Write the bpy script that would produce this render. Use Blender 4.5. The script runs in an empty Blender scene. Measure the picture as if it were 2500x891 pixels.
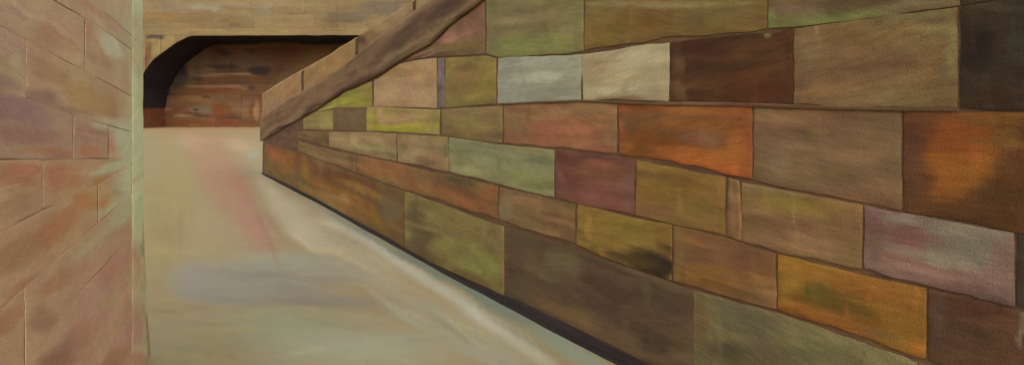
import bpy, math, random
from mathutils import Vector, noise
random.seed(11)
F=1500.0; CX=1250.0; HY=260.0; H=1.6
sc=bpy.context.scene; COL=sc.collection
# ------------------------------------------------------------ colour helpers
def s2l(c):
    c=c/255.0
    return c/12.92 if c<=.04045 else ((c+.055)/1.055)**2.4
def lin(c): return [s2l(v) for v in c]
def sat(c,k_):
    l=.3*c[0]+.55*c[1]+.15*c[2]; return [l+(v-l)*k_ for v in c]
def mulc(g,c): return [a*b for a,b in zip(g,c)]
def smooth(a,b,x):
    t=max(0,min(1,(x-a)/(b-a))); return t*t*(3-2*t)
def shade(base,dabs,px,py,warp=14,wf=.011,seed=0.0):
    """surface colour of the stone at one spot: base tint with stains and some painted shade laid over it"""
    w1=noise.noise(Vector((px*wf,py*wf*2,seed)))*warp
    w2=noise.noise(Vector((px*wf+31,py*wf*2+7,seed)))*warp*.7
    x=px+w1; y=py+w2
    c=lin(base)
    for d in dabs:
        cx,cy,rx,ry,an,col,st=d[:7]
        soft=d[7] if len(d)>7 else .5
        a=math.radians(an); dx=x-cx; dy=y-cy
        u=(dx*math.cos(a)+dy*math.sin(a))/rx; v=(-dx*math.sin(a)+dy*math.cos(a))/ry
        r=(abs(u)**2.6+abs(v)**2.6)**(1/2.6)
        w=st*(1-smooth(1-soft,1+soft*.35,r))
        if w>0:
            l=lin(col); c=[c[i]*(1-w)+l[i]*w for i in range(3)]
    return c
def interp(pts,x):
    if x<=pts[0][0]:
        (x0,y0),(x1,y1)=pts[0],pts[1]
    elif x>=pts[-1][0]:
        (x0,y0),(x1,y1)=pts[-2],pts[-1]
    else:
        for i in range(len(pts)-1):
            if pts[i][0]<=x<=pts[i+1][0]:
                (x0,y0),(x1,y1)=pts[i],pts[i+1]; break
    return y0+(y1-y0)*(x-x0)/(x1-x0)
# ------------------------------------------------------------ the surfaces things stand on
class Plane:
    def __init__(s,p0,n):
        s.p0=Vector(p0); s.n=Vector(n).normalized()
        s.u=Vector((0,0,1)).cross(s.n).normalized()
    def at(s,px,py,off=0.0,base=0.0):
        d=Vector(((px-CX)/F,1,-(py-HY)/F)); c=Vector((0,0,H)); p0=s.p0+s.n*base
        t=(p0-c).dot(s.n)/d.dot(s.n)
        return c+d*t+s.n*off
    def uv(s,p): return ((p-s.p0).dot(s.u),p.z)
k=2400/645
WALL=Plane((310/1500*k,k,0),(-1,-.6175,0))
GL=lambda x:425+.52174*(x-640)
SIDE=Plane((-.6*3.6,3.6,0),(1,.46,0))
YF=43.6
FACE=Plane((0,YF,0),(0,-1,0))
BACK=Plane((0,YF+4.3,0),(0,-1,0))
# ------------------------------------------------------------ mesh builder with a stone tint attribute
class MB:
    def __init__(s): s.v=[]; s.f=[]; s.c=[]; s.uv=[]
    def add(s,p,c,uv): s.v.append(p); s.c.append(c); s.uv.append(uv); return len(s.v)-1
    def build(s,name,mat,parent=None,smoothf=True):
        m=bpy.data.meshes.new(name); m.from_pydata([tuple(p) for p in s.v],[],s.f)
        a=m.color_attributes.new('tint','FLOAT_COLOR','POINT')
        for i,c in enumerate(s.c): a.data[i].color=(c[0],c[1],c[2],1)
        ul=m.uv_layers.new(name='wall')
        for l in m.loops: ul.data[l.index].uv=s.uv[l.vertex_index]
        m.materials.append(mat)
        for p in m.polygons: p.use_smooth=smoothf
        m.validate(); m.update()
        o=bpy.data.objects.new(name,m); COL.objects.link(o)
        if parent: o.parent=parent
        return o
def patch(mb,pl,xl,xr,top,bot,base,dabs,gain,off=.0,depth=.03,step=14,gx=4,gy=3,bev=.006,rough=.003,
          xlb=None,xrb=None,seed=0,pbase=0.0,wob=2.0,warp=14,flip=False,xrf=None,lost=0.0,sa=1.0):
    """one dressed stone: hewn front, softened arrises, sides running back into the bed"""
    xlb=xl if xlb is None else xlb; xrb=xr if xrb is None else xrb
    nu=max(4,int((xr-xl)/step)); hh=max(bot((xl+xr)/2)-top((xl+xr)/2),bot(xr)-top(xr),bot(xl)-top(xl))
    nv=max(4,int(hh/step))
    us=[0]+([.018] if nu<40 else [])+[i/nu for i in range(1,nu)]+([.982] if nu<40 else [])+[1]
    vs=[0]+([.03] if nv<25 else [])+[j/nv for j in range(1,nv)]+([.97] if nv<25 else [])+[1]
    idx=[]
    def gap(x,y,k):
        if lost<=0: return 1
        return min(1.25,max(.04,(noise.noise(Vector((x*.012,y*.012,k*7.7)))*2.2+1-lost)))
    def px(u,v,ex=0,ey=0):
        yy=top((xl+xr)/2)*(1-v)+bot((xl+xr)/2)*v
        g1=gap(xl,yy,1); g2=gap(xr,yy,1)
        a=xl+gx*g1+(xlb-xl)*v; b=xr-gx*g2+(xrb-xr)*v
        if xrf: b=xrf(yy)
        x=a+(b-a)*u+ex
        t0=top(x); q0=bot(x); t=t0+gy*gap(x,t0,2); q=q0-gy*gap(x,q0,2)
        if q<t+1: m=(t+q)/2; t=m-.5; q=m+.5
        y=t+(q-t)*v+ey
        return x,y
    for j,v in enumerate(vs):
        row=[]
        for i,u in enumerate(us):
            x,y=px(u,v)
            eu=min(u,1-u); ev=min(v,1-v); edge=(i in(0,len(us)-1)) or (j in(0,len(vs)-1))
            k1=noise.noise(Vector((x*.02,y*.02,seed*3.1)))
            if edge or i in(1,len(us)-2) or j in(1,len(vs)-2):
                x+=wob*noise.noise(Vector((x*.03,y*.03,5))); y+=wob*.8*noise.noise(Vector((x*.025,y*.03,9)))
            o=off+rough*k1+rough*.5*noise.noise(Vector((x*.06,y*.06,seed)))
            if edge: o-=bev
            p=pl.at(x,y,o,pbase)
            c=mulc(gain,sat(shade(base,dabs,x,y,warp=warp,seed=seed),sa))
            row.append(mb.add(p,c,pl.uv(p)))
        idx.append(row)
    nj=len(vs); ni=len(us)
    def face(a,b,c,d): mb.f.append((a,b,c,d) if not flip else (d,c,b,a))
    for j in range(nj-1):
        for i in range(ni-1):
            face(idx[j][i],idx[j+1][i],idx[j+1][i+1],idx[j][i+1])
    ring=[idx[0][i] for i in range(ni)]+[idx[j][ni-1] for j in range(1,nj)]+[idx[nj-1][i] for i in range(ni-2,-1,-1)]+[idx[j][0] for j in range(nj-2,0,-1)]
    back=[mb.add(mb.v[r]-pl.n*depth,mb.c[r],mb.uv[r]) for r in ring]
    ring=[mb.add(mb.v[r],mb.c[r],mb.uv[r]) for r in ring]
    n=len(ring)
    for i in range(n):
        face(ring[i],ring[(i+1)%n],back[(i+1)%n],back[i])
# ------------------------------------------------------------ materials
def stone_mat(name,streak=.16,sc1=(1.6,7),grain=.26,bump=.25,gscale=150,rough=.85,rot=.25,spec=.15,hue=.3,weave=0):
    m=bpy.data.materials.new(name); m.use_nodes=True; nt=m.node_tree; N=nt.nodes; L=nt.links
    b=N['Principled BSDF']; b.inputs['Roughness'].default_value=rough
    b.inputs['Specular IOR Level'].default_value=spec
    at=N.new('ShaderNodeAttribute'); at.attribute_name='tint'
    uv=N.new('ShaderNodeUVMap'); uv.uv_map='wall'
    oi=N.new('ShaderNodeObjectInfo')
    mr=N.new('ShaderNodeMapRange'); mr.inputs[3].default_value=-rot; mr.inputs[4].default_value=rot
    L.new(oi.outputs['Random'],mr.inputs[0])
    vr=N.new('ShaderNodeVectorRotate'); vr.rotation_type='Z_AXIS'
    L.new(uv.outputs[0],vr.inputs['Vector']); L.new(mr.outputs[0],vr.inputs['Angle'])
    def nz(sx,sy,detail,rg,off):
        mp=N.new('ShaderNodeMapping'); mp.inputs['Scale'].default_value=(sx,sy,1); mp.inputs['Location'].default_value=(off,off*.7,0)
        L.new(vr.outputs[0],mp.inputs[0])
        t=N.new('ShaderNodeTexNoise'); t.noise_dimensions='2D'; t.inputs['Scale'].default_value=1; t.inputs['Detail'].default_value=detail; t.inputs['Roughness'].default_value=rg
        L.new(mp.outputs[0],t.inputs['Vector']); return t
    n1=nz(sc1[0],sc1[1],6,.62,3)          # broad drag marks
    n2=nz(sc1[0]*5,sc1[1]*7,4,.7,11)      # fine drag marks
    n3=nz(gscale,gscale,3,.7,5)           # grain
    n4=nz(sc1[0]*1.2,sc1[1]*.5,3,.5,21)   # hue drift
    def sc(node,amp):
        r=N.new('ShaderNodeMapRange'); r.inputs[1].default_value=.28; r.inputs[2].default_value=.72
        r.inputs[3].default_value=1-amp; r.inputs[4].default_value=1+amp; L.new(node.outputs[0],r.inputs[0]); return r
    a=sc(n1,streak); c=sc(n2,streak*.85); d=sc(n3,grain)
    m1=N.new('ShaderNodeMath'); m1.operation='MULTIPLY'; L.new(a.outputs[0],m1.inputs[0]); L.new(c.outputs[0],m1.inputs[1])
    m2=N.new('ShaderNodeMath'); m2.operation='MULTIPLY'; L.new(m1.outputs[0],m2.inputs[0]); L.new(d.outputs[0],m2.inputs[1])
    hv=N.new('ShaderNodeHueSaturation')
    hr=N.new('ShaderNodeMapRange'); hr.inputs[1].default_value=.3; hr.inputs[2].default_value=.7; hr.inputs[3].default_value=.5-.035*hue; hr.inputs[4].default_value=.5+.035*hue
    L.new(n4.outputs[0],hr.inputs[0]); L.new(hr.outputs[0],hv.inputs['Hue'])
    L.new(at.outputs['Color'],hv.inputs['Color']); L.new(m2.outputs[0],hv.inputs['Value'])
    L.new(hv.outputs[0],b.inputs['Base Color'])
    bp=N.new('ShaderNodeBump'); bp.inputs['Strength'].default_value=bump; bp.inputs['Distance'].default_value=.01
    L.new(m2.outputs[0],bp.inputs['Height']); L.new(bp.outputs[0],b.inputs['Normal'])
    return m
M_WALL=stone_mat('rubbed_stone'); M_BED=stone_mat('lime_mortar',streak=.25,sc1=(2,12),rot=.0)
M_SIDE=stone_mat('pale_stone',streak=.09,sc1=(2.2,9),gscale=190,grain=.17,rot=.3)
M_FAR=stone_mat('distant_stone',streak=.12,sc1=(.35,1.6),gscale=8,grain=.08,bump=.1,rot=0)
M_FLOOR=stone_mat('worn_paving',streak=.055,sc1=(.9,1.6),gscale=150,grain=.16,bump=.12,rot=0,hue=.12,spec=.2)
M_DARK=stone_mat('dark_stone',streak=.2,sc1=(.4,1.5),gscale=6,rot=0)
M_TAR=stone_mat('black_pitch',streak=.3,sc1=(1.5,30),rot=0,rough=.7)
# ------------------------------------------------------------ tagging
def root(name,loc,label,cat,group=None):
    o=bpy.data.objects.new(name,None); COL.objects.link(o); o.location=loc; o.empty_display_size=.2
    o['label']=label; o['category']=cat
    if group: o['group']=group
    return o
def adopt(o,r):
    o.parent=r; o.matrix_parent_inverse=r.matrix_world.inverted()
    o.location=(0,0,0)
def keep(o,r):   # parent without moving: meshes are written in world metres
    o.parent=r; o.location=-Vector(r.location)
GW=(1.28,1.32,1.16); GS=(1.76,1.8,1.62); GF=(.66,.70,.68); GA=(.53,.565,.62); GB=(.84,.92,.86); GR=(.7,.7,.7)
#GAINS
# ============================================================ RIGHT HAND WALL
copB=[(645,341),(700,309),(751,281),(842,223),(923,187),(979,148),(1054,108),(1105,58),(1180,2),(1240,-45),(1330,-110)]
copA=[(636,293),(700,245),(787,197),(842,162),(913,101),(984,50),(1055,0),(1140,-62),(1220,-120)]
cTop=[(1200,-95),(2500,-700),(3000,-930)]
c0=[(1185,-48),(1500,-100),(2000,-215),(2500,-340),(3000,-480)]
c1=[(985,152),(1050,141),(1185,134),(1215,141),(1425,131),(1640,101),(1875,79),(2340,16),(2500,-10),(3000,-90)]
c2=[(725,276),(850,263),(912,261),(1070,266),(1215,256),(1420,247),(1500,251),(1640,255),(1800,257),(1940,262),(2200,269),(2340,270),(2500,275),(3000,285)]
c3=[(700,318),(800,320),(910,322),(1070,331),(1230,353),(1500,381),(1700,417),(1840,447),(2000,477),(2200,517),(2350,543),(2500,573),(3000,670)]
c4=[(700,336),(740,346),(820,369),(900,385),(1000,405),(1120,432),(1200,451),(1367,489),(1412,498),(1604,541),(1771,578),(1840,602),(1900,620),(2105,668),(2270,704),(2480,755),(3000,880)]
c5=[(640,345),(665,354),(726,371),(802,399),(883,429),(943,451),(1029,481),(1145,524),(1251,558),(1392,601),(1483,635),(1594,673),(1665,697),(1800,737),(1896,763),(2002,798),(2103,832),(2255,887),(2400,938),(3000,1150)]
c6=[(640,422),(700,450),(792,497),(868,539),(953,585),(1054,641),(1155,688),(1240,725),(1352,775),(1463,830),(1584,890),(2500,1377),(3000,1640)]
def ip(p): return lambda x: interp(p,x)
def under(p): return lambda x: max(interp(p,x),interp(copB,x)+3)
THICK={'T':[(1380,0),(1450,6),(1640,9),(1900,5),(2100,0)],'2':[(1400,0),(1500,5),(2300,5),(2400,3)],'3':[(1180,1),(1300,7),(1500,5),(1650,12),(1780,8),(1900,1),(2400,3)],
 '4':[(800,5),(1000,5),(1150,8),(1230,5),(1400,1),(1800,3),(2100,9),(2250,5),(2500,5)],'5':[(700,1),(980,3),(1050,9),(1250,12),(1400,7),(1550,3),(1700,4),(1900,9),(2250,9)],'6':[(640,0),(3000,0)],'U':[(0,0),(9,0)]}
def thin(row,bot):
    return lambda x: bot(x)-max(0,interp(THICK[row],min(max(x,THICK[row][0][0]),THICK[row][-1][0])))*(1+.5*noise.noise(Vector((x*.02,ord(row),0))))
rows={'U':(lambda x:max(interp(cTop,x),interp(copB,x)+3),ip(c0)),
 'T':(lambda x:max(interp(c0,x),interp(copB,x)+3),under(c1)),
 '2':(under(c1),under(c2)),'3':(under(c2),under(c3)),'4':(under(c3),ip(c4)),'5':(ip(c4),ip(c5)),'6':(ip(c5),ip(c6))}
D=lambda *a:a
# row, x left, x right, tint, stains, label (None = like its neighbours), lower x left, lower x right
BL=[
('U',1180,1700,(118,95,50),[],None),('U',1700,2250,(108,84,52),[],None),('U',2250,2950,(80,62,42),[],None),
('T',990,1183,(117,84,62),[D(1120,85,60,22,-15,(134,92,72),.9),D(1110,112,70,12,-12,(118,94,48),.8),D(1080,35,60,22,-35,(76,56,42),.9),D(1080,135,90,9,-8,(84,60,42),.8),D(1165,55,18,60,0,(118,78,60),.6)],'dusty pink stone under the dark slanting coping'),
('T',1186,1425,(116,103,62),[D(1310,110,110,28,-4,(117,115,62),.9),D(1290,30,90,30,0,(114,100,64),.8),D(1205,60,16,70,0,(106,98,58),.7),D(1260,50,60,40,0,(122,104,70),.4)],'olive green stone in the top course'),
('T',1426,1872,(110,84,42),[D(1560,60,110,30,-4,(106,80,34),.9),D(1760,40,110,30,-6,(112,90,52),.8),D(1600,8,260,9,0,(128,112,72),.8),D(1470,90,34,34,0,(112,84,36),.8)],'long ochre stone in the top course'),
('T',1876,2345,(104,82,52),[D(1950,28,80,16,0,(112,86,66),.9),D(2030,50,170,13,-8,(112,112,60),1),D(1885,60,14,40,0,(112,112,62),.9),D(2230,12,130,14,-8,(108,96,62),.8)],'top course stone with a green streak along its foot'),
('T',2348,2900,(64,50,38),[],None),
('2',775,908,(132,116,44),[D(885,215,26,36,0,(140,122,50),.9),D(845,250,40,14,-10,(146,134,42),1),D(815,262,34,12,-30,(126,112,54),.8)],'yellow green corner stone beneath the coping'),
('2',912,1066,(158,122,84),[D(985,228,70,20,0,(166,130,94),.9),D(990,176,80,16,0,(142,106,66),.8),D(1050,215,16,40,0,(150,120,84),.6)],'peach coloured stone beside a narrow lilac sliver'),
('2',1067,1084,(106,90,84),[D(1074,200,8,30,0,(112,98,98),.8)],'narrow lilac grey closer stone'),
('2',1086,1211,(124,104,52),[D(1120,212,34,34,0,(126,100,56),.8),D(1180,215,28,34,0,(134,114,50),.8),D(1150,165,70,16,0,(118,94,50),.8)],'mustard stone left of the pale grey stone'),
('2',1215,1420,(142,138,118),[D(1310,190,80,15,3,(164,160,138),.9),D(1310,155,100,14,0,(140,138,120),.9),D(1325,228,90,12,0,(132,128,108),.8),D(1240,200,20,50,0,(132,128,112),.7)],'pale blue grey stone, lightest of the wall'),
('2',1421,1634,(158,140,108),[D(1560,170,60,46,0,(164,148,116),.9),D(1455,175,30,40,0,(148,128,92),.8),D(1500,150,60,6,-8,(142,118,82),.8),D(1510,238,60,10,6,(128,98,66),.9)],'cream stone next to a dark brown one'),
('2',1636,1936,(76,46,24),[D(1658,180,18,80,0,(92,66,42),.9),D(1850,190,55,55,0,(86,50,24),.9),D(1730,170,40,60,10,(66,40,22),.9),D(1800,95,110,16,-6,(66,40,24),.8),D(1690,230,40,20,0,(66,38,20),.8),D(1900,150,22,60,0,(80,50,26),.7),D(1874,85,7,14,0,(112,104,58),.9)],'dark chocolate stone right of the cream one'),
('2',1938,2338,(110,82,50),[D(2100,190,120,60,0,(112,84,52),.9),D(2240,110,110,20,-8,(118,92,58),.7),D(2270,200,26,50,0,(118,84,46),.9),D(1965,180,20,80,0,(102,78,54),.8),D(2325,120,14,90,0,(108,94,56),.9),D(2060,110,80,40,-10,(106,76,44),.8),D(2240,35,90,14,-8,(106,92,58),.8)],'large plain tan stone left of the black one'),
('2',2344,2900,(54,39,29),[D(2430,230,50,22,0,(54,34,20),.8),D(2490,100,30,60,0,(54,48,38),.7),D(2390,120,40,60,0,(38,27,23),.8),D(2440,20,80,12,0,(70,58,44),.6)],'nearly black stone at the end of its course'),
('3',740,812,(128,106,58),[D(790,292,26,22,0,(140,122,58),.8)],None),
('3',813,893,(104,78,52),[D(850,285,34,20,0,(106,82,56),.6)],None),
('3',895,1074,(140,116,64),[D(970,285,56,12,0,(152,120,76),.9),D(985,314,90,11,5,(142,128,36),1),D(906,290,10,26,0,(152,136,50),.9),D(1060,290,24,20,0,(134,118,56),.8)],'bright yellow edged stone halfway up the wall'),
('3',1078,1226,(122,98,60),[D(1130,292,50,20,0,(128,106,58),.8),D(1110,320,60,12,10,(116,88,54),.8),D(1200,290,18,40,0,(120,94,60),.8)],None),
('3',1229,1506,(130,88,58),[D(1380,320,110,34,6,(138,86,58),.9),D(1260,300,24,30,0,(124,96,60),.9),D(1400,275,110,14,0,(126,92,62),.8),D(1420,355,90,18,8,(146,90,62),.8),D(1490,320,16,50,0,(128,96,64),.6)],'rose brown stone left of the orange one'),
('3',1510,1836,(130,74,34),[D(1725,400,120,30,10,(150,82,28),.95),D(1710,340,60,34,-5,(122,80,56),.95),D(1570,350,36,50,0,(118,62,24),.9),D(1800,350,30,34,0,(146,82,32),.9),D(1540,300,26,30,0,(92,60,36),.8),D(1660,285,110,14,0,(124,78,42),.8)],'glowing orange stone in the middle of the wall'),
('3',1840,2202,(112,84,58),[D(2000,400,130,60,5,(108,82,56),.9),D(1900,400,30,60,0,(116,92,68),.7),D(2080,430,90,20,8,(100,78,46),.6),D(1885,285,50,12,0,(126,94,60),.8),D(2140,320,50,50,0,(114,86,58),.7)],'big dun stone between two orange ones'),
('3',2206,2900,(94,56,28),[D(2350,370,95,95,0,(128,70,20),.97,.35),D(2320,460,50,40,0,(128,68,20),.95,.35),D(2232,400,26,110,0,(86,54,34),.95),D(2420,290,90,18,0,(114,70,26),.9),D(2470,450,50,110,35,(88,52,24),.95,.35),D(2400,530,160,26,8,(78,46,24),.95),D(2455,340,40,30,0,(112,76,30),.7)],'stone with a flame orange patch at the right'),
('4',725,802,(108,80,48),[D(790,335,14,14,0,(96,76,44),.8)],None),
('4',803,968,(134,108,70),[D(880,345,60,12,8,(146,118,82),.8),D(930,362,50,14,12,(130,118,70),.8),D(870,372,60,8,12,(120,84,52),.7)],None),
('4',970,1094,(134,108,72),[D(1030,360,40,18,8,(142,114,76),.8),D(1060,395,50,14,10,(138,102,70),.8),D(985,350,10,20,0,(112,88,58),.7)],None),
('4',1096,1353,(126,120,82),[D(1230,390,90,22,12,(128,126,88),.9),D(1290,440,70,24,12,(130,126,80),.9),D(1130,385,26,30,0,(118,104,70),.7),D(1200,430,60,12,12,(122,112,76),.7),D(1180,360,70,10,8,(112,104,74),.6)],'sage green stone left of the maroon one'),
('4',1355,1549,(106,66,54),[D(1400,420,40,30,10,(98,56,46),.9),D(1460,475,60,18,10,(124,80,62),.9),D(1440,415,60,14,8,(116,72,48),.7),D(1530,470,26,50,0,(118,84,70),.7)],'maroon stone with a rusty smear'),
('4',1551,1772,(124,92,44),[D(1650,470,80,24,10,(124,90,38),.9),D(1720,525,60,34,12,(124,96,46),.9),D(1600,510,50,18,10,(122,82,54),.8),D(1690,440,80,12,8,(132,96,42),.7)],'ochre stone left of a forked crack'),
('4',1778,1806,(122,88,56),[],None,1771,1812),
('4',1810,2106,(118,90,54),[D(1960,500,130,24,9,(118,94,42),.9),D(1920,550,90,16,10,(114,78,56),.8),D(1960,600,120,26,10,(134,100,68),.9),D(2080,560,22,70,0,(116,88,54),.7),D(1850,590,40,30,0,(124,96,64),.6)],'banded tan stone with a rosy stripe'),
('4',2110,2478,(112,84,76),[D(2340,600,110,60,10,(118,106,90),.95,.4),D(2210,540,60,18,0,(122,110,96),.95),D(2220,610,60,44,10,(120,78,70),.8),D(2300,680,150,26,18,(120,82,74),.85,.4),D(2135,580,22,60,0,(104,78,64),.9),D(2430,640,16,90,0,(122,90,80),.8),D(2200,665,80,18,14,(116,86,76),.8)],'pink and pale grey stone near the lower right'),
('4',2482,2900,(62,50,42),[],None),
('5',728,868,(112,84,48),[D(800,385,50,10,18,(124,98,62),.8)],None),
('5',871,1214,(118,82,46),[D(950,412,60,16,12,(140,82,44),.9),D(1120,445,50,18,14,(86,72,44),.95),D(1050,425,60,12,12,(112,80,46),.8),D(1080,480,120,20,18,(134,84,42),.9),D(1180,490,36,34,0,(122,80,44),.8),D(1200,460,20,14,0,(130,78,44),.8)],'rusty orange stone with a dark green smudge'),
('5',1217,1404,(114,84,54),[D(1240,500,18,40,0,(120,100,72),.9),D(1330,520,60,30,14,(118,88,56),.9),D(1290,475,50,12,12,(108,82,56),.7)],None),
('5',1408,1640,(120,92,40),[D(1500,545,80,34,12,(122,96,40),.9),D(1590,640,62,34,20,(50,38,28),.97,.4),D(1618,606,20,22,0,(56,42,28),.95,.3),D(1575,612,26,10,-20,(70,54,30),.8,.5),D(1530,632,50,10,22,(72,54,30),.85,.5),D(1622,660,22,30,0,(48,36,28),.9,.4),D(1440,600,30,10,20,(100,78,38),.6),D(1560,570,60,14,10,(124,92,40),.7)],'mustard stone with a black stain at its lower corner'),
('5',1644,1895,(112,78,46),[D(1660,640,14,50,0,(108,84,50),.8),D(1760,620,90,30,14,(108,76,50),.9),D(1730,680,90,20,14,(120,82,36),.9),D(1830,720,60,16,16,(96,72,46),.8),D(1700,590,40,10,12,(124,84,44),.7)],None),
('5',1899,2262,(128,86,26),[D(2050,740,110,34,14,(98,76,26),.95),D(1990,715,40,34,0,(92,76,28),.8),D(1925,700,18,60,10,(134,96,32),.9),D(2180,760,50,40,0,(132,92,26),.8),D(2200,720,60,10,14,(128,80,26),.8),D(1915,650,20,12,0,(156,96,40),.9),D(2120,805,120,14,18,(112,84,48),.8),D(2230,845,40,20,10,(150,94,28),.8)],'golden stone with a mossy green centre'),
('5',2266,2900,(84,56,38),[D(2380,740,90,22,12,(76,48,32),.8),D(2420,790,90,20,6,(94,64,42),.8),D(2295,790,22,70,0,(84,62,48),.8),D(2350,840,50,34,0,(86,58,42),.7),D(2495,800,10,60,0,(118,102,84),.7)],'dark russet stone in the bottom right corner'),
('6',645,985,(106,77,40),[D(700,395,26,36,20,(124,78,24),.9),D(672,375,22,18,30,(140,80,36),.9),D(840,440,130,20,20,(98,60,28),.95),D(900,470,90,10,22,(130,90,36),.9),D(820,465,90,16,28,(116,74,26),.9),D(905,520,50,24,25,(116,76,26),.9),D(745,410,12,30,0,(132,92,34),.8),D(950,510,34,36,0,(102,82,54),.9)],'long amber brown stone at the far foot of the wall'),
('6',987,1230,(120,100,54),[D(1120,600,90,34,22,(128,116,60),.95),D(1020,515,36,26,20,(98,78,50),.9),D(1175,650,46,34,0,(122,116,58),.9),D(1080,560,80,12,20,(118,98,60),.7),D(1140,670,70,10,28,(104,76,44),.9),D(1030,590,34,30,30,(90,66,44),.8)],'lime tinted stone at the foot of the wall'),
('6',1232,1692,(88,68,48),[D(1370,650,60,50,10,(102,88,62),.9),D(1300,660,20,80,0,(94,72,50),.8),D(1470,720,80,50,20,(74,55,42),.95),D(1610,760,80,50,20,(80,60,46),.9),D(1380,760,110,18,27,(110,80,52),.9),D(1600,690,110,14,20,(96,78,56),.8),D(1600,840,50,26,10,(66,49,38),.9),D(1260,640,22,60,0,(82,62,46),.8)],'long umber stone with a brown shadowy stain at the foot',None,1700),
('6',1694,2240,(106,94,62),[D(1830,790,90,36,14,(92,84,62),.9),D(1710,780,20,70,0,(102,80,50),.9),D(2000,840,130,22,16,(112,102,66),.9),D(1790,745,60,12,16,(98,88,66),.8),D(1900,860,110,24,12,(86,76,56),.8),D(1770,860,60,30,10,(76,64,50),.8)],'khaki stone running out of the bottom of the picture'),
('6',2243,2900,(108,98,66),[],None),
]
wroot=root('stone_wall',WALL.at(1560,891) ,'long wall of big many coloured dressed stones along the right of the walkway','wall'); wroot['kind']='thing'
wroot.location.z=0
# bed behind the stones
def solid(pl,pts_front,depth,name,mat,parent,base=(84,60,44),gain=(1,1,1),dabs=(),off=-.004,n_sub=1):
    mb=MB(); fr=[]; bk=[]
    for p in pts_front:
        q=p+pl.n*off; fr.append(mb.add(q,mulc(gain,lin(base)),pl.uv(q)))
    for p in pts_front:
        q=p+pl.n*(off-depth); bk.append(mb.add(q,mulc(gain,lin(base)),pl.uv(q)))
    n=len(fr); mb.f.append(tuple(fr)); mb.f.append(tuple(reversed(bk)))
    for i in range(n): mb.f.append((fr[i],bk[i],bk[(i+1)%n],fr[(i+1)%n]))
    o=mb.build(name,mat,None,False); keep(o,parent); return o
wallpts=[WALL.at(641,352)]+[WALL.at(x,interp(copB,x)-2) for x in (645,751,842,923,979,1054,1105,1180,1240)]
pz=WALL.at(1240,interp(copB,1240)-2).z
pend=WALL.at(2930,300)
wallpts+=[Vector((pend.x,pend.y,pz)),Vector((pend.x,pend.y,-.1))]
g=WALL.at(640,415); wallpts+=[Vector((g.x,g.y,-.1))]
bed=solid(WALL,wallpts,.75,'mortar_bed',M_BED,wroot,(92,66,48),GW)
def near(ex,x,y,base):
    best=base; bd_=1e9
    for d_ in ex:
        dd_=((x-d_[0])/d_[2])**2+((y-d_[1])/d_[3])**2
        if dd_<1.2 and dd_<bd_: bd_=dd_; best=d_[5]
    return best
for n,bk_ in enumerate(BL):
    row,xl,xr,base,dabs,label=bk_[:6]
    xlb=bk_[6] if len(bk_)>6 else None; xrb=bk_[7] if len(bk_)>7 else None
    top,bot=rows[row]
    if row=='U':
        top=lambda x:max(interp(copB,x)+3,HY-(pz-H)*F/WALL.at(x,0).y)
    bot=thin(row,bot)
    gy=1.6 if xl<1000 else 2.6; gx=1.1 if xl<1100 else 2.2
    mb=MB(); ex=list(dabs)
    rr=random.Random(n*7+3)
    xm=(xl+min(xr,2500))/2
    for q in range(30):
        x=rr.uniform(xl,xr); t=top(x); b=bot(x); y=rr.uniform(t,b); f=rr.uniform(.84,1.17); h=rr.uniform(-.05,.05)
        if base[0]+base[1]>272: f=1+(f-1)*.4; h*=.4
        cc=(min(255,base[0]*f*(1+h)),min(255,base[1]*f),min(255,base[2]*f*(1-h*2)))
        slope=math.degrees(math.atan(((top(xr)-top(xl))+(bot(xr)-bot(xl)))/2/(xr-xl))) if xr-xl>40 else 0
        if q%5==4: an=90; rx=(b-t)*rr.uniform(.2,.5); ry=rr.uniform(4,12)
        else: an=slope+rr.uniform(-5,5); rx=(min(xr,2500)-xl)*rr.uniform(.15,.45); ry=(b-t)*rr.uniform(.03,.12)+1.5
        ex.insert(0,(x,y,rx,ry,an,cc,.65,.6)) if q%2 else ex.append((x,y,rx,ry,an,tuple(v*f for v in [x_*1.0 for x_ in near(ex,x,y,base)]),.6,.6))
    patch(mb,WALL,xl,xr,top,bot,base,ex,GW,off=rr.uniform(0,.0025),depth=.06,gx=gx,gy=gy,xlb=xlb,xrb=xrb,seed=n*1.7,step=7 if xl<1400 else 8,bev=.0012,rough=.0022,wob=1.7,lost=.45,sa=.92)
    o=mb.build('stone_block',M_WALL,None); keep(o,wroot)
    if label: o['label']=label
# string ledge over the third course
def ribbon(pl,top,bot,x0,x1,step,base,dabs,gain,off,depth,name,mat,parent,back=None,pbase=0,rough=.002,wob=1.5,seed=3):
    mb=MB(); patch(mb,pl,x0,x1,top,bot,base,dabs,gain,off=off,depth=depth,step=step,gx=0,gy=0,bev=.004,rough=rough,seed=seed,pbase=pbase,wob=wob)
    o=mb.build(name,mat,None); keep(o,parent); return o
ribbon(WALL,lambda x:interp(c2,x)-3.5-3*smooth(1300,1700,x),lambda x:interp(c2,x)+1.5+2*smooth(1300,1700,x),1228,2340,20,(88,64,46),
  [D(1800,253,500,4,.5,(106,82,60),.7)],GW,.006,.04,'string_ledge',M_WALL,wroot)
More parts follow.
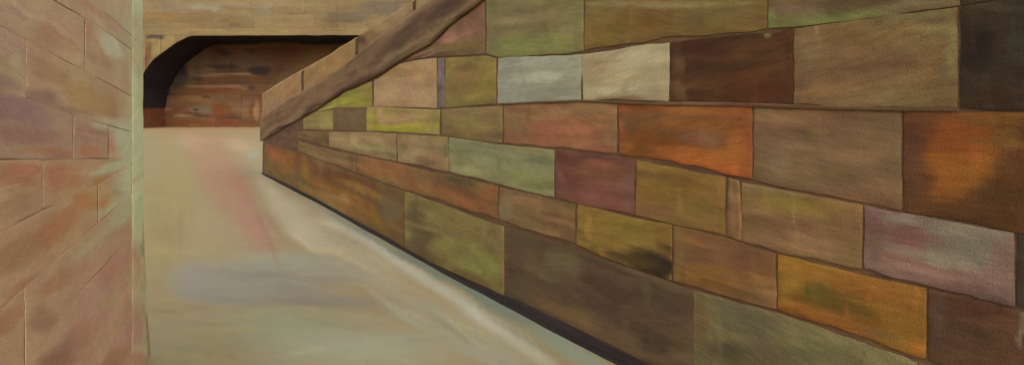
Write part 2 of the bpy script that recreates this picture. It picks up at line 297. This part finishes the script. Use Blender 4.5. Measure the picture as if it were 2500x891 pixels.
# slanting coping, wall thick
rq=random.Random(9); cs_=[]
for q in range(46):
    x=rq.uniform(640,1180); y=interp(copB,x)-rq.uniform(2,70); f=rq.uniform(.7,1.35)
    cs_.append((x,y,rq.uniform(20,90),rq.uniform(1.5,5),-rq.uniform(29,37),((92,68,50) if x<950 else (78,57,42)),0,.6))
    b_=cs_[-1]; cs_[-1]=b_[:5]+(tuple(v*f for v in b_[5]),.6,.6)
mb=MB()
copd=[D(820,205,190,6,-33,(118,88,62),.7,.8),D(960,112,130,5,-34,(96,70,50),.7,.8),D(740,262,110,5,-31,(120,88,64),.7,.8),D(1010,60,120,5,-36,(60,42,32),.7,.8),D(900,140,80,4,-35,(84,60,44),.7,.8),D(690,292,60,4,-30,(92,66,48),.7,.8),
 D(1090,25,70,20,-40,(66,46,34),.9),D(980,95,90,20,-36,(76,54,40),.9),D(880,150,90,34,-35,(100,74,52),.9),D(760,240,90,24,-33,(104,76,52),.9),D(670,290,34,24,-40,(104,72,50),.9),
 D(900,193,160,7,-27,(72,48,34),.9),D(730,293,100,6,-31,(64,44,34),.95)]
copd+=cs_
patch(mb,WALL,637,1330,ip(copA),ip(copB),(112,86,62),copd,(1.45,1.5,1.36),off=.03,depth=.32,step=9,gx=0,gy=0,bev=.01,rough=.004,seed=77,wob=2)
o=mb.build('slanting_coping',M_WALL,None); keep(o,wroot); o['label']='dark brown slanting coping along the wall top'
# parapet stones behind the coping
parT=[(628,236),(701,190),(802,134),(883,82),(950,38),(1020,-6),(1150,-100),(1200,-140)]
PX=[(637,737,(136,104,72),[D(700,215,40,18,-30,(142,106,70),.9),D(665,262,30,14,-32,(136,104,80),.8)]),
    (739,869,(132,102,66),[D(810,160,40,16,-32,(146,108,66),.8),D(760,205,20,20,0,(138,104,68),.7)]),
    (871,1010,(116,88,58),[D(885,100,14,14,0,(64,46,40),.8),D(960,45,60,14,-32,(142,116,84),.95)]),
    (1012,1200,(134,108,76),[D(1030,5,40,14,-30,(140,114,84),.8)])]
for n,(a,b,base,dd) in enumerate(PX):
    mb=MB(); patch(mb,WALL,a,b,ip(parT),lambda x:interp(copA,x)+8,base,dd,GW,off=0,depth=.25,step=8,gx=1.2,gy=0,bev=.01,rough=.004,seed=90+n,pbase=-.10,wob=2)
    o=mb.build('parapet_stone',M_WALL,None); keep(o,wroot)
solid(WALL,[WALL.at(x,interp(parT,x)+3,0,-.10) for x in range(640,1200,40)]+[WALL.at(x,interp(copA,x)+10,0,-.10) for x in range(1180,630,-40)],.2,'parapet_bed',M_BED,wroot,(80,56,42),GW)
# ============================================================ LEFT HAND WALL
l00=[(-300,-900),(0,-560),(350,-245)]
l0=[(-300,-330),(100,-95),(230,8),(326,92),(350,113)]
l1=[(-300,-300),(0,-105),(175,0),(240,62),(328,128),(350,145)]
l1=[(-300,-260),(0,-75),(130,0),(200,42),(270,84),(328,127),(350,143)]
l2=[(-300,-60),(0,62),(60,96),(126,131),(182,160),(323,236),(350,250)]
l3=[(-300,150),(0,218),(81,246),(202,288),(303,317),(350,332)]
l4=[(-300,392),(0,389),(150,389),(308,387),(350,386)]
l5=[(-300,700),(0,568),(101,514),(232,454),(310,412),(350,390)]
l6=[(-300,990),(0,754),(141,628),(242,542),(338,459),(352,446)]
l7=[(-300,1350),(60,895),(120,820),(202,704),(273,628),(328,562),(356,528)]
l8=[(-300,1800),(180,985),(252,880),(303,790),(345,700),(366,660)]
EE=[(-245,347),(300,350),(560,352),(640,355),(760,360),(891,369),(960,373)]
def edge(y): return interp(EE,y)
SB=[
(l00,l0,-300,120,(150,124,92),[]),(l00,l0,122,322,(150,124,92),[]),
(l0,l1,-300,140,(142,116,84),[]),
(l0,l1,142,322,(146,118,84),[D(280,60,34,10,42,(158,118,84),.8),D(230,20,50,12,40,(150,104,78),.8)]),
(l1,l2,-300,206,(146,112,80),[D(60,60,90,12,28,(156,124,92),.9),D(30,30,60,18,10,(142,112,88),.8),D(120,85,60,26,25,(144,106,72),.8),D(170,110,40,16,25,(150,116,78),.8)]),
(l1,l2,208,322,(146,116,80),[D(270,115,46,20,40,(158,146,112),.95),D(240,150,40,18,28,(142,110,74),.8),D(225,80,20,30,0,(152,106,76),.6)]),
(l2,l3,-300,64,(142,112,84),[D(25,140,50,34,10,(144,116,86),.8),D(0,200,60,26,10,(126,96,80),.9),D(45,150,16,16,0,(152,132,98),.8)]),
(l2,l3,66,322,(144,110,74),[D(120,180,60,28,20,(142,108,74),.9),D(220,240,80,34,22,(144,110,64),.9),D(95,235,50,18,15,(124,94,76),.85),D(290,285,40,14,12,(142,104,68),.8),D(180,270,60,9,17,(130,94,76),.8)]),
(l3,l4,-300,178,(122,90,72),[D(40,270,90,40,10,(126,94,84),.95),D(60,330,90,30,0,(126,90,76),.9),D(120,372,90,14,0,(142,94,64),.85)]),
(l3,l4,180,264,(132,94,72),[D(220,325,44,24,10,(136,98,80),.8),D(220,368,44,16,0,(152,98,64),.9),D(240,305,30,10,14,(152,140,112),.8)]),
(l3,l4,266,322,(146,110,78),[D(272,352,20,24,0,(150,96,66),.9),D(300,330,20,30,0,(152,146,114),.9),D(290,378,22,10,0,(152,112,74),.6)]),
(l4,l5,-300,104,(138,94,62),[D(40,430,60,34,0,(140,90,58),.8),D(30,500,60,30,-20,(134,104,68),.8),D(70,410,50,12,0,(150,94,62),.8)]),
(l4,l5,106,322,(144,96,62),[D(150,440,50,34,-20,(150,98,64),.9),D(240,440,30,12,-24,(152,100,52),.8),D(280,400,40,10,-10,(150,148,110),.9)]),
(l5,l6,-300,238,(142,98,62),[D(130,560,90,34,-38,(146,94,60),.9),D(40,620,80,40,-35,(134,98,62),.9),D(210,490,34,30,-20,(148,98,50),.9),D(60,700,60,20,-38,(140,96,66),.8)]),
(l5,l6,240,322,(146,112,70),[D(262,500,24,20,-30,(148,98,50),.8),D(300,450,34,20,-20,(150,146,112),.9),D(280,480,30,16,-30,(146,112,60),.6)]),
(l6,l7,-300,60,(134,94,66),[D(20,780,60,30,-40,(138,92,64),.8)]),
(l6,l7,62,322,(142,102,76),[D(230,590,70,20,-42,(142,122,90),.9),D(290,530,44,20,-42,(146,140,104),.9),D(130,690,60,28,-42,(142,98,68),.9),D(100,780,40,40,-40,(130,92,70),.85),D(180,670,60,12,-42,(146,106,80),.6)]),
(l7,l8,-300,322,(142,100,80),[D(270,660,50,30,-45,(150,104,84),.9),D(230,730,50,24,-45,(148,112,92),.9),D(270,735,26,14,-30,(144,124,82),.9),D(150,850,60,30,-40,(130,94,76),.9),D(200,810,50,30,-45,(144,104,76),.7),D(140,880,60,20,-10,(124,84,62),.8)]),
(l8,[(-300,2400),(0,1900),(322,1400)],-300,322,(140,96,76),[D(310,830,40,50,-20,(150,108,92),.9),D(280,870,50,20,-20,(138,98,72),.8),D(240,910,60,30,0,(128,84,62),.7)]),
]
SG=[D(336,390,58,140,0,(158,160,126),.92,.9),D(300,316,70,13,16,(154,148,116),.85,.8),D(272,412,66,12,-14,(154,150,116),.85,.8),D(285,500,66,14,-33,(152,146,110),.8,.8),D(230,590,80,9,-42,(150,130,96),.7,.8),
 D(276,112,56,18,38,(158,152,118),.85,.8),D(325,70,26,110,0,(150,140,106),.8,.9),D(330,230,22,90,0,(152,146,110),.7,.9),D(120,60,90,9,30,(162,134,102),.7,.8),D(60,30,50,8,36,(164,138,108),.6,.8),D(215,36,60,7,38,(162,120,88),.7,.8)]
def rays(seed):
    rq=random.Random(seed); L=[]
    for q in range(26):
        x=rq.uniform(-60,320); y=rq.uniform(-60,900); an=math.degrees(math.atan2(388-y,440-x)); an=an if abs(an)<=90 else an-180
        L.append((x,y,rq.uniform(30,110),rq.uniform(3,9),an,rq.choice([(160,128,98),(150,112,84),(156,112,80),(136,102,84),(158,140,106),(148,106,70)]),.38,.9))
    return L
SR_=rays(4)
FOOT=lambda x:min(HY+(H+.0)*F/SIDE.at(x,0).y,4000)
sroot=root('side_wall',(0,0,0),'pale wall of peach and mauve stones closing the left side','wall'); sroot['kind']='thing'; sroot.location=SIDE.at(350,900); sroot.location.z=0
SIDEBASE=0
pa=SIDE.at(-290,260); pb=SIDE.at(346,260); ztop=3.0
spts=[Vector((pb.x,pb.y,-.1)),Vector((pb.x,pb.y,ztop)),Vector((pa.x,pa.y,ztop)),Vector((pa.x,pa.y,-.1))]
solid(SIDE,list(reversed(spts)),.5,'mortar_bed',M_BED,sroot,(100,78,60),GS,off=-.0018)
TOPS=lambda x:HY-(ztop-H)*F/SIDE.at(x,0).y
for n,(ta,ba,xl,xr,base,dd) in enumerate(SB):
    mb=MB()
    tf=(lambda x,ta=ta:min(max(interp(ta,x),TOPS(x)),FOOT(x))); bf=(lambda x,ba=ba:min(max(interp(ba,x),TOPS(x)),FOOT(x)))
    ta_,ba_=tf,bf
    patch(mb,SIDE,xl,xr,ta_,ba_,tuple(.45*a_+.55*b_ for a_,b_ in zip(base,(156,128,96))),dd+SR_+SG,GS,off=random.uniform(-.0005,.0005),depth=.03,step=8,gx=1.1,gy=1.3,lost=.7,sa=.86,bev=.0004,rough=.0006,seed=200+n*1.3,wob=1.5,warp=18)
    o=mb.build('stone_block',M_SIDE,None); keep(o,sroot)
# pale quoins
mb=MB()
dd=[D(342,520,10,60,0,(148,154,120),.8),D(344,200,12,90,0,(150,144,108),.7),D(330,100,30,90,0,(150,136,102),.7),D(334,640,20,80,0,(146,110,88),.85,.9),D(330,790,40,110,0,(142,108,92),.9,.9),D(362,850,8,120,-3,(106,90,64),.9),D(330,890,30,40,0,(138,98,80),.8),D(354,640,6,110,0,(112,112,80),.8)]
patch(mb,SIDE,323,350,lambda x:-190,lambda x:927,(160,160,126),dd+SR_,GS,off=.0005,depth=.03,step=6,gx=0,gy=0,bev=.001,rough=.0008,seed=300,wob=1.,warp=10,xrf=lambda y:edge(y))
o=mb.build('quoin',M_SIDE,None); keep(o,sroot); o['label']='pale green grey edge strip where the wall ends'
# ============================================================ FAR ARCH
open_=[(318,330),(330,215),(358,167),(374,146),(429,106),(465,88),(700,87),(905,86),(1010,90),(1060,120),(1100,170),(1112,330)]
def oy(x):
    if x<318 or x>1112: return 318
    return min(318,interp(open_,x))
aroot=root('stone_archway',(FACE.at(700,260).x,YF,0),'ochre stone archway with a flat topped dark opening at the far end','archway'); aroot['kind']='thing'
mb=MB(); rr=random.Random(5)
ys=[(-330,-220),(-220,-110),(-110,-20),(-20,36),(36,70),(70,88)]
adab=[D(420,20,60,16,0,(146,128,96),.8),D(400,40,50,12,0,(154,118,70),.9),D(500,18,50,10,0,(158,148,116),.9),D(640,30,60,20,0,(152,130,90),.8),D(650,28,14,10,0,(148,140,112),.9),D(760,30,60,16,0,(146,122,80),.8),D(850,45,60,16,0,(118,100,76),.9),D(930,20,60,22,0,(122,104,80),.9),D(560,78,200,5,0,(158,132,80),.9),D(800,72,120,8,0,(148,122,76),.9),D(500,55,100,12,0,(144,116,74),.8),D(375,90,22,7,0,(92,74,60),1,.3),D(362,140,8,40,0,(122,80,54),.9),D(400,105,40,14,-40,(160,132,80),.9),D(600,8,300,8,0,(156,134,92),.8),D(560,55,30,4,0,(116,88,56),.7),D(845,58,60,4,0,(112,86,60),.7)]
for q in range(70):
    x=rr.uniform(150,1000); y=rr.uniform(-60,86); c_=near(adab,x,y,(146,120,80)); f=rr.uniform(.85,1.12)
    vert=q%4==0
    adab.append((x,y,rr.uniform(4,12) if vert else rr.uniform(15,60),rr.uniform(1.5,3) if vert else rr.uniform(1.5,5),90 if vert else rr.uniform(-4,4),tuple(v*f for v in c_),.7,.6))
for r,(a,b) in enumerate(ys):
    x=100+rr.uniform(0,60); 
    while x<1400:
        w=rr.uniform(80,150) if r<3 else rr.uniform(45,95)
        if r==5: w=rr.uniform(60,110)
        f=rr.uniform(.95,1.05)
        patch(mb,FACE,x,x+w,lambda q:a,lambda q:min(b,oy(q)),tuple(v*f for v in (146,120,80)),adab,GA,off=.02,depth=.1,step=8,gx=.12,gy=.12,lost=.5,bev=.004,rough=.012,seed=r*10+x,wob=1.2)
        x+=w
# spandrels and piers following the opening
def zig(x0,x1,step,y0):
    x=x0
    while x<x1:
        w=min(step,x1-x)
        patch(mb,FACE,x,x+w,lambda q:y0,lambda q:max(y0+1,oy(q)),(148,122,80),adab,GA,off=.02,depth=.1,step=6,gx=.25,gy=.25,bev=.012,rough=.015,seed=x,wob=.3)
        x+=w
zig(318,466,37,88); zig(1008,1112,52,90)
for (a,b) in ((88,140),(140,200),(200,262),(262,318)):
    for (xa,xb) in ((60,140),(140,230),(230,318),(1112,1210),(1210,1320),(1320,1420)):
        patch(mb,FACE,xa,xb,lambda q:a,lambda q:b,(142,116,78),[],GA,off=.02,depth=.1,step=16,gx=.25,gy=.25,bev=.012,rough=.015,seed=xa+a,wob=.5)
o=mb.build('masonry_face',M_FAR,None); keep(o,aroot)
# vault: inside of the opening, carried back through the thickness of the arch
mb=MB(); P=[(319.5,318),(320,290),(321,268),(322,262)]+[(p[0],min(p[1],318)) for p in open_[1:]]
def shell(mb,P,y0,y1,th,col,gain):
    inner0=[];inner1=[];out0=[];out1=[]
    cx=FACE.at(700,260).x
    for (x,y) in P:
        p=FACE.at(x,y); p.z=max(p.z,-.05)
        d=Vector((p.x-cx,0,p.z-1.5)).normalized()
        q=p+d*th
        for lst,v,yy in ((inner0,p,y0),(inner1,p,y1),(out0,q,y0),(out1,q,y1)):
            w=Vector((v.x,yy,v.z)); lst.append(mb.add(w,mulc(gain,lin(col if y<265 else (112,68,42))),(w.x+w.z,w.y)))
    for i in range(len(P)-1):
        mb.f.append((inner0[i],inner0[i+1],inner1[i+1],inner1[i]))
        mb.f.append((out0[i],out1[i],out1[i+1],out0[i+1]))
        mb.f.append((inner0[i],out0[i],out0[i+1],inner0[i+1]))
        mb.f.append((inner1[i],inner1[i+1],out1[i+1],out1[i]))
shell(mb,P,YF-.005,YF+4.2,1.0,(44,37,40),GR)  # near-black tone puts the shade under the arch into the colour
o=mb.build('vault_lining',M_DARK,None,False); keep(o,aroot); o['label']='underside of the arch with its shade painted near black'
# mass above and beside the vault so that the arch is solid
mb=MB()
def boxm(mb,x0,x1,y0,y1,z0,z1,col,gain):
    c=mulc(gain,lin(col))
    ids=[mb.add(Vector((x,y,z)),c,(x,z)) for x in(x0,x1) for y in(y0,y1) for z in(z0,z1)]
    for f in((0,1,3,2),(4,6,7,5),(0,4,5,1),(2,3,7,6),(0,2,6,4),(1,5,7,3)): mb.f.append(tuple(ids[i] for i in f))
xa=FACE.at(60,0).x; xo0=FACE.at(318,0).x-1; xo1=FACE.at(1112,0).x+1; xb=FACE.at(1420,0).x
zt=FACE.at(0,-330).z; zo=FACE.at(0,86).z+.99
boxm(mb,xa,xb,YF+.06,YF+4.95,zo,zt,(120,98,66),GA)
boxm(mb,xa,xo0,YF+.06,YF+4.95,-.1,zo-.01,(120,98,66),GA); boxm(mb,xo1,xb,YF+.06,YF+4.95,-.1,zo-.01,(120,98,66),GA)
o=mb.build('arch_core',M_FAR,None,False); keep(o,aroot)
# wall inside the recess
broot=root('recess_wall',(BACK.at(600,260).x,YF+4.3,0),'russet brown rubble wall seen inside the dark arch','wall'); broot['kind']='thing'
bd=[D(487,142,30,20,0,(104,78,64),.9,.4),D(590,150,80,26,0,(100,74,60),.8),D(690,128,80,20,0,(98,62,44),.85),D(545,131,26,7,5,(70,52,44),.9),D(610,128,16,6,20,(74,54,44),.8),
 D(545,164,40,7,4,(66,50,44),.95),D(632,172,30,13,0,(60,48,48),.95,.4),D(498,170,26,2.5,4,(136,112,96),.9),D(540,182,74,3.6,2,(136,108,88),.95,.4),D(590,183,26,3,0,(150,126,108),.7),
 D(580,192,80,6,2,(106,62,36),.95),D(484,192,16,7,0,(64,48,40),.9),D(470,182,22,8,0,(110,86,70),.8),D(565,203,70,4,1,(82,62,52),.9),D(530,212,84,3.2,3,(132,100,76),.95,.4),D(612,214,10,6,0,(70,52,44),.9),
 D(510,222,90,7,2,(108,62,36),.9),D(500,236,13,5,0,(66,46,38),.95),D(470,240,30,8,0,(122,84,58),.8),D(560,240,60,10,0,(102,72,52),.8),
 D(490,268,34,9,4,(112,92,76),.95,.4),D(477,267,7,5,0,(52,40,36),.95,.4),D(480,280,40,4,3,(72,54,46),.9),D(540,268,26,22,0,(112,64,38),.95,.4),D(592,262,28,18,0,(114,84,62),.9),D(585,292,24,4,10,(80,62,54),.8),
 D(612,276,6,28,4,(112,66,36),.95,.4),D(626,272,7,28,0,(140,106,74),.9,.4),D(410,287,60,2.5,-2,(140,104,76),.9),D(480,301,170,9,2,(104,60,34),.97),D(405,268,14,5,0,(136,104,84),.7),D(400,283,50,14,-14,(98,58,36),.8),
 D(425,160,36,60,0,(46,40,42),1,.3),D(435,196,26,20,0,(74,60,56),.9,.4),D(395,215,26,40,0,(46,40,42),1,.3),D(380,250,34,18,-25,(54,44,44),.95,.4),D(600,103,330,7,0,(44,38,42),.95,.3),D(720,180,60,22,-30,(108,78,56),.8)]  # darkest dabs at top and left paint in the shade of the opening
mb=MB(); rr=random.Random(8); ysb=[(70,118),(118,146),(146,176),(176,206),(206,232),(232,262),(262,288),(288,311)]
for (a,b) in ysb:
    x=290+rr.uniform(0,30)
    while x<1130:
        w=rr.uniform(40,120); f=rr.uniform(.86,1.12)
        loc=[(x+w/2+rr.uniform(-20,20),(a+b)/2+rr.uniform(-8,8),rr.uniform(10,26),rr.uniform(3,8),0,tuple(min(255,v*rr.uniform(.6,1.35)) for v in (100,70,50)),.7,.6)]
        patch(mb,BACK,x,x+w,lambda q:a,lambda q:b,tuple(v*f for v in (104,70,48)),loc+bd,GB,off=rr.uniform(-.02,.05),depth=.2,step=5,gx=.1,gy=.1,bev=.004,rough=.03,seed=x*.1+a,wob=2.5,warp=8)
        x+=w
o=mb.build('rubble_face',M_FAR,None); keep(o,broot)
mb=MB(); boxm(mb,BACK.at(285,0).x,BACK.at(1150,0).x,YF+4.35,YF+4.9,-.1,BACK.at(0,72).z,(60,42,34),GB); o=mb.build('rubble_core',M_DARK,None,False); keep(o,broot)
# ============================================================ GROUND
gmb=MB(); cc=mulc(GF,lin((150,132,98)))
for (x,y) in((-400,-60),(400,-60),(400,900),(-400,900)): gmb.add(Vector((x,y,-.02)),cc,(x,y))
gmb.f.append((0,1,2,3)); o=gmb.build('ground',M_FLOOR,None,False); o['kind']='structure'
fd=[D(490,316,170,12,1,(162,130,96),.9),D(470,345,120,10,0,(170,140,104),.7),
 D(400,560,70,260,2,(148,128,86),.95,.9),D(430,440,60,100,0,(154,134,88),.85,.9),
 D(480,352,50,26,30,(176,142,112),.8,.8),D(535,430,120,62,60,(160,122,92),.95,.7),D(615,550,90,40,52,(162,120,96),.95,.7),D(592,460,60,24,65,(163,114,92),.8,.9),D(590,360,46,20,10,(178,148,114),.8,.9),
 D(616,380,12,18,60,(150,150,124),.8),D(662,460,70,24,56,(178,160,128),.95,.9),
 D(740,545,120,40,44,(180,164,134),.95,.8),D(900,640,260,46,32,(172,158,126),.9,.9),D(1120,790,260,56,32,(162,154,126),.8,.9),D(745,590,62,8,40,(184,172,146),.6,.9),
 D(900,610,180,8,31,(172,152,114),.8,.8),D(1060,735,190,13,32,(168,150,114),.8,.8),
 D(990,648,300,17,32.4,(188,178,156),.97,.8),D(1170,768,160,22,33,(188,180,158),.97,.8),D(1300,858,90,22,37,(178,170,144),.9,.8),
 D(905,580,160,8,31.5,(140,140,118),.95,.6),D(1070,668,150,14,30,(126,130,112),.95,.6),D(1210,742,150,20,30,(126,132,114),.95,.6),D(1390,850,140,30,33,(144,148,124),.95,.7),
 D(610,690,200,58,3,(142,134,116),.9,.75),D(470,680,60,46,-10,(146,134,118),.85,.5),D(560,735,120,14,5,(140,130,112),.8,.5),D(700,650,160,14,2,(146,142,122),.8,.6),D(800,660,120,30,10,(152,142,120),.8,.8),D(820,730,170,18,4,(138,128,110),.8,.8),D(700,630,140,14,4,(152,148,124),.7,.8),
 D(500,840,160,70,-20,(154,138,98),.9,.9),D(720,800,180,56,0,(148,144,112),.95,.9),D(880,850,280,56,0,(156,152,126),.95,.9),D(1020,790,100,16,24,(152,146,120),.8,.9),D(1120,810,110,12,30,(138,132,110),.8,.9),D(1200,870,110,24,20,(158,152,130),.8,.9)]
rq=random.Random(21)
for q in range(130):
    x=rq.uniform(360,1350); y=rq.uniform(330,890)
    if (y-GL(x))>-10 or True:
        c_=near(fd,x,y,(156,138,102)); f=rq.uniform(.88,1.1); g_=rq.uniform(-.03,.03)
        an=rq.uniform(20,38) if x>640+(y-430)*.9 else (rq.uniform(-12,12) if y>600 else rq.uniform(50,100))
        fd.append((x,y,rq.uniform(30,130),rq.uniform(2.5,9),an,(c_[0]*f*(1+g_),c_[1]*f,c_[2]*f*(1-g_)),.55,.7))
mb=MB(); ysr=[]; y=303.0
while y<2600: ysr.append(y); y+=max(1.2,min(10,(y-HY)*.03)) if y<950 else 90
rowsF=[]
for y in ysr:
    Z=H*F/(y-HY); row=[]
    xs=list(range(-400,300,100))+list(range(300,1700,10))+list(range(1700,5200,250))
    for x in xs:
        p=Vector(((x-CX)/F*Z,Z,0)); 
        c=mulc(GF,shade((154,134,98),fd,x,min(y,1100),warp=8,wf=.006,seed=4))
        row.append(mb.add(p,c,(p.x*.8-p.y*.5,p.y*.8+p.x*.5)))
    rowsF.append(row)
for j in range(len(rowsF)-1):
    for i in range(len(rowsF[0])-1): mb.f.append((rowsF[j][i],rowsF[j+1][i],rowsF[j+1][i+1],rowsF[j][i+1]))
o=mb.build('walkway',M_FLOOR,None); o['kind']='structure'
# black pitch strip along the foot of the wall
bandL=[(640,416),(721,454),(792,502),(868,549),(989,616),(1105,681),(1240,751),(1352,812),(1503,889),(2200,1290),(3000,1750)]
def gp(x,y,z=0.0):
    Z=(H)*F/(y-HY); return Vector(((x-CX)/F*Z,Z,z))
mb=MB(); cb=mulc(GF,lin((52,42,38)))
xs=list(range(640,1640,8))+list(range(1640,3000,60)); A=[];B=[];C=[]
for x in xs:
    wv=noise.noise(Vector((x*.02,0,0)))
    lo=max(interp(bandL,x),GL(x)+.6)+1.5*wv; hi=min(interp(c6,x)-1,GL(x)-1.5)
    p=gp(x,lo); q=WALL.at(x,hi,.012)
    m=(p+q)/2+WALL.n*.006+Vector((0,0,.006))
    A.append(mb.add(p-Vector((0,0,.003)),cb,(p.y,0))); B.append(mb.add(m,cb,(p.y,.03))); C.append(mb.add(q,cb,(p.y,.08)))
for i in range(len(xs)-1):
    mb.f.append((A[i],A[i+1],B[i+1],B[i])); mb.f.append((B[i],B[i+1],C[i+1],C[i]))
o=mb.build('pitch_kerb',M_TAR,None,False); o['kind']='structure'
# ============================================================ LIGHT, CAMERA
w=bpy.data.worlds.new('World'); sc.world=w; w.use_nodes=True; nt=w.node_tree
bg=nt.nodes['Background']; sky=nt.nodes.new('ShaderNodeTexSky'); sky.sky_type='NISHITA'; sky.sun_disc=False
SE,SR=math.radians(46),math.radians(156)     # veiled sun behind the camera, along the walkway
sky.sun_elevation=SE; sky.sun_rotation=SR; sky.dust_density=4; sky.air_density=1.0
nt.links.new(sky.outputs[0],bg.inputs[0]); bg.inputs[1].default_value=.12
sl=bpy.data.lights.new('sun','SUN'); sl.energy=1.5; sl.angle=math.radians(80); sl.color=(1,.98,.92)
so=bpy.data.objects.new('sun',sl); COL.objects.link(so)
d=Vector((math.sin(SR)*math.cos(SE),math.cos(SR)*math.cos(SE),math.sin(SE)))
so.rotation_euler=d.to_track_quat('Z','Y').to_euler()
cam=bpy.data.cameras.new('camera'); co=bpy.data.objects.new('camera',cam); COL.objects.link(co)
co.location=(0,0,H); co.rotation_euler=(math.radians(90),0,0)
cam.sensor_width=36; cam.lens=F/2500*36; cam.shift_y=-(445.5-HY)/2500; cam.clip_start=.05; cam.clip_end=2000
sc.camera=co
sc.view_settings.view_transform='Standard'; sc.view_settings.look='None'; sc.view_settings.exposure=1.0; sc.view_settings.gamma=1
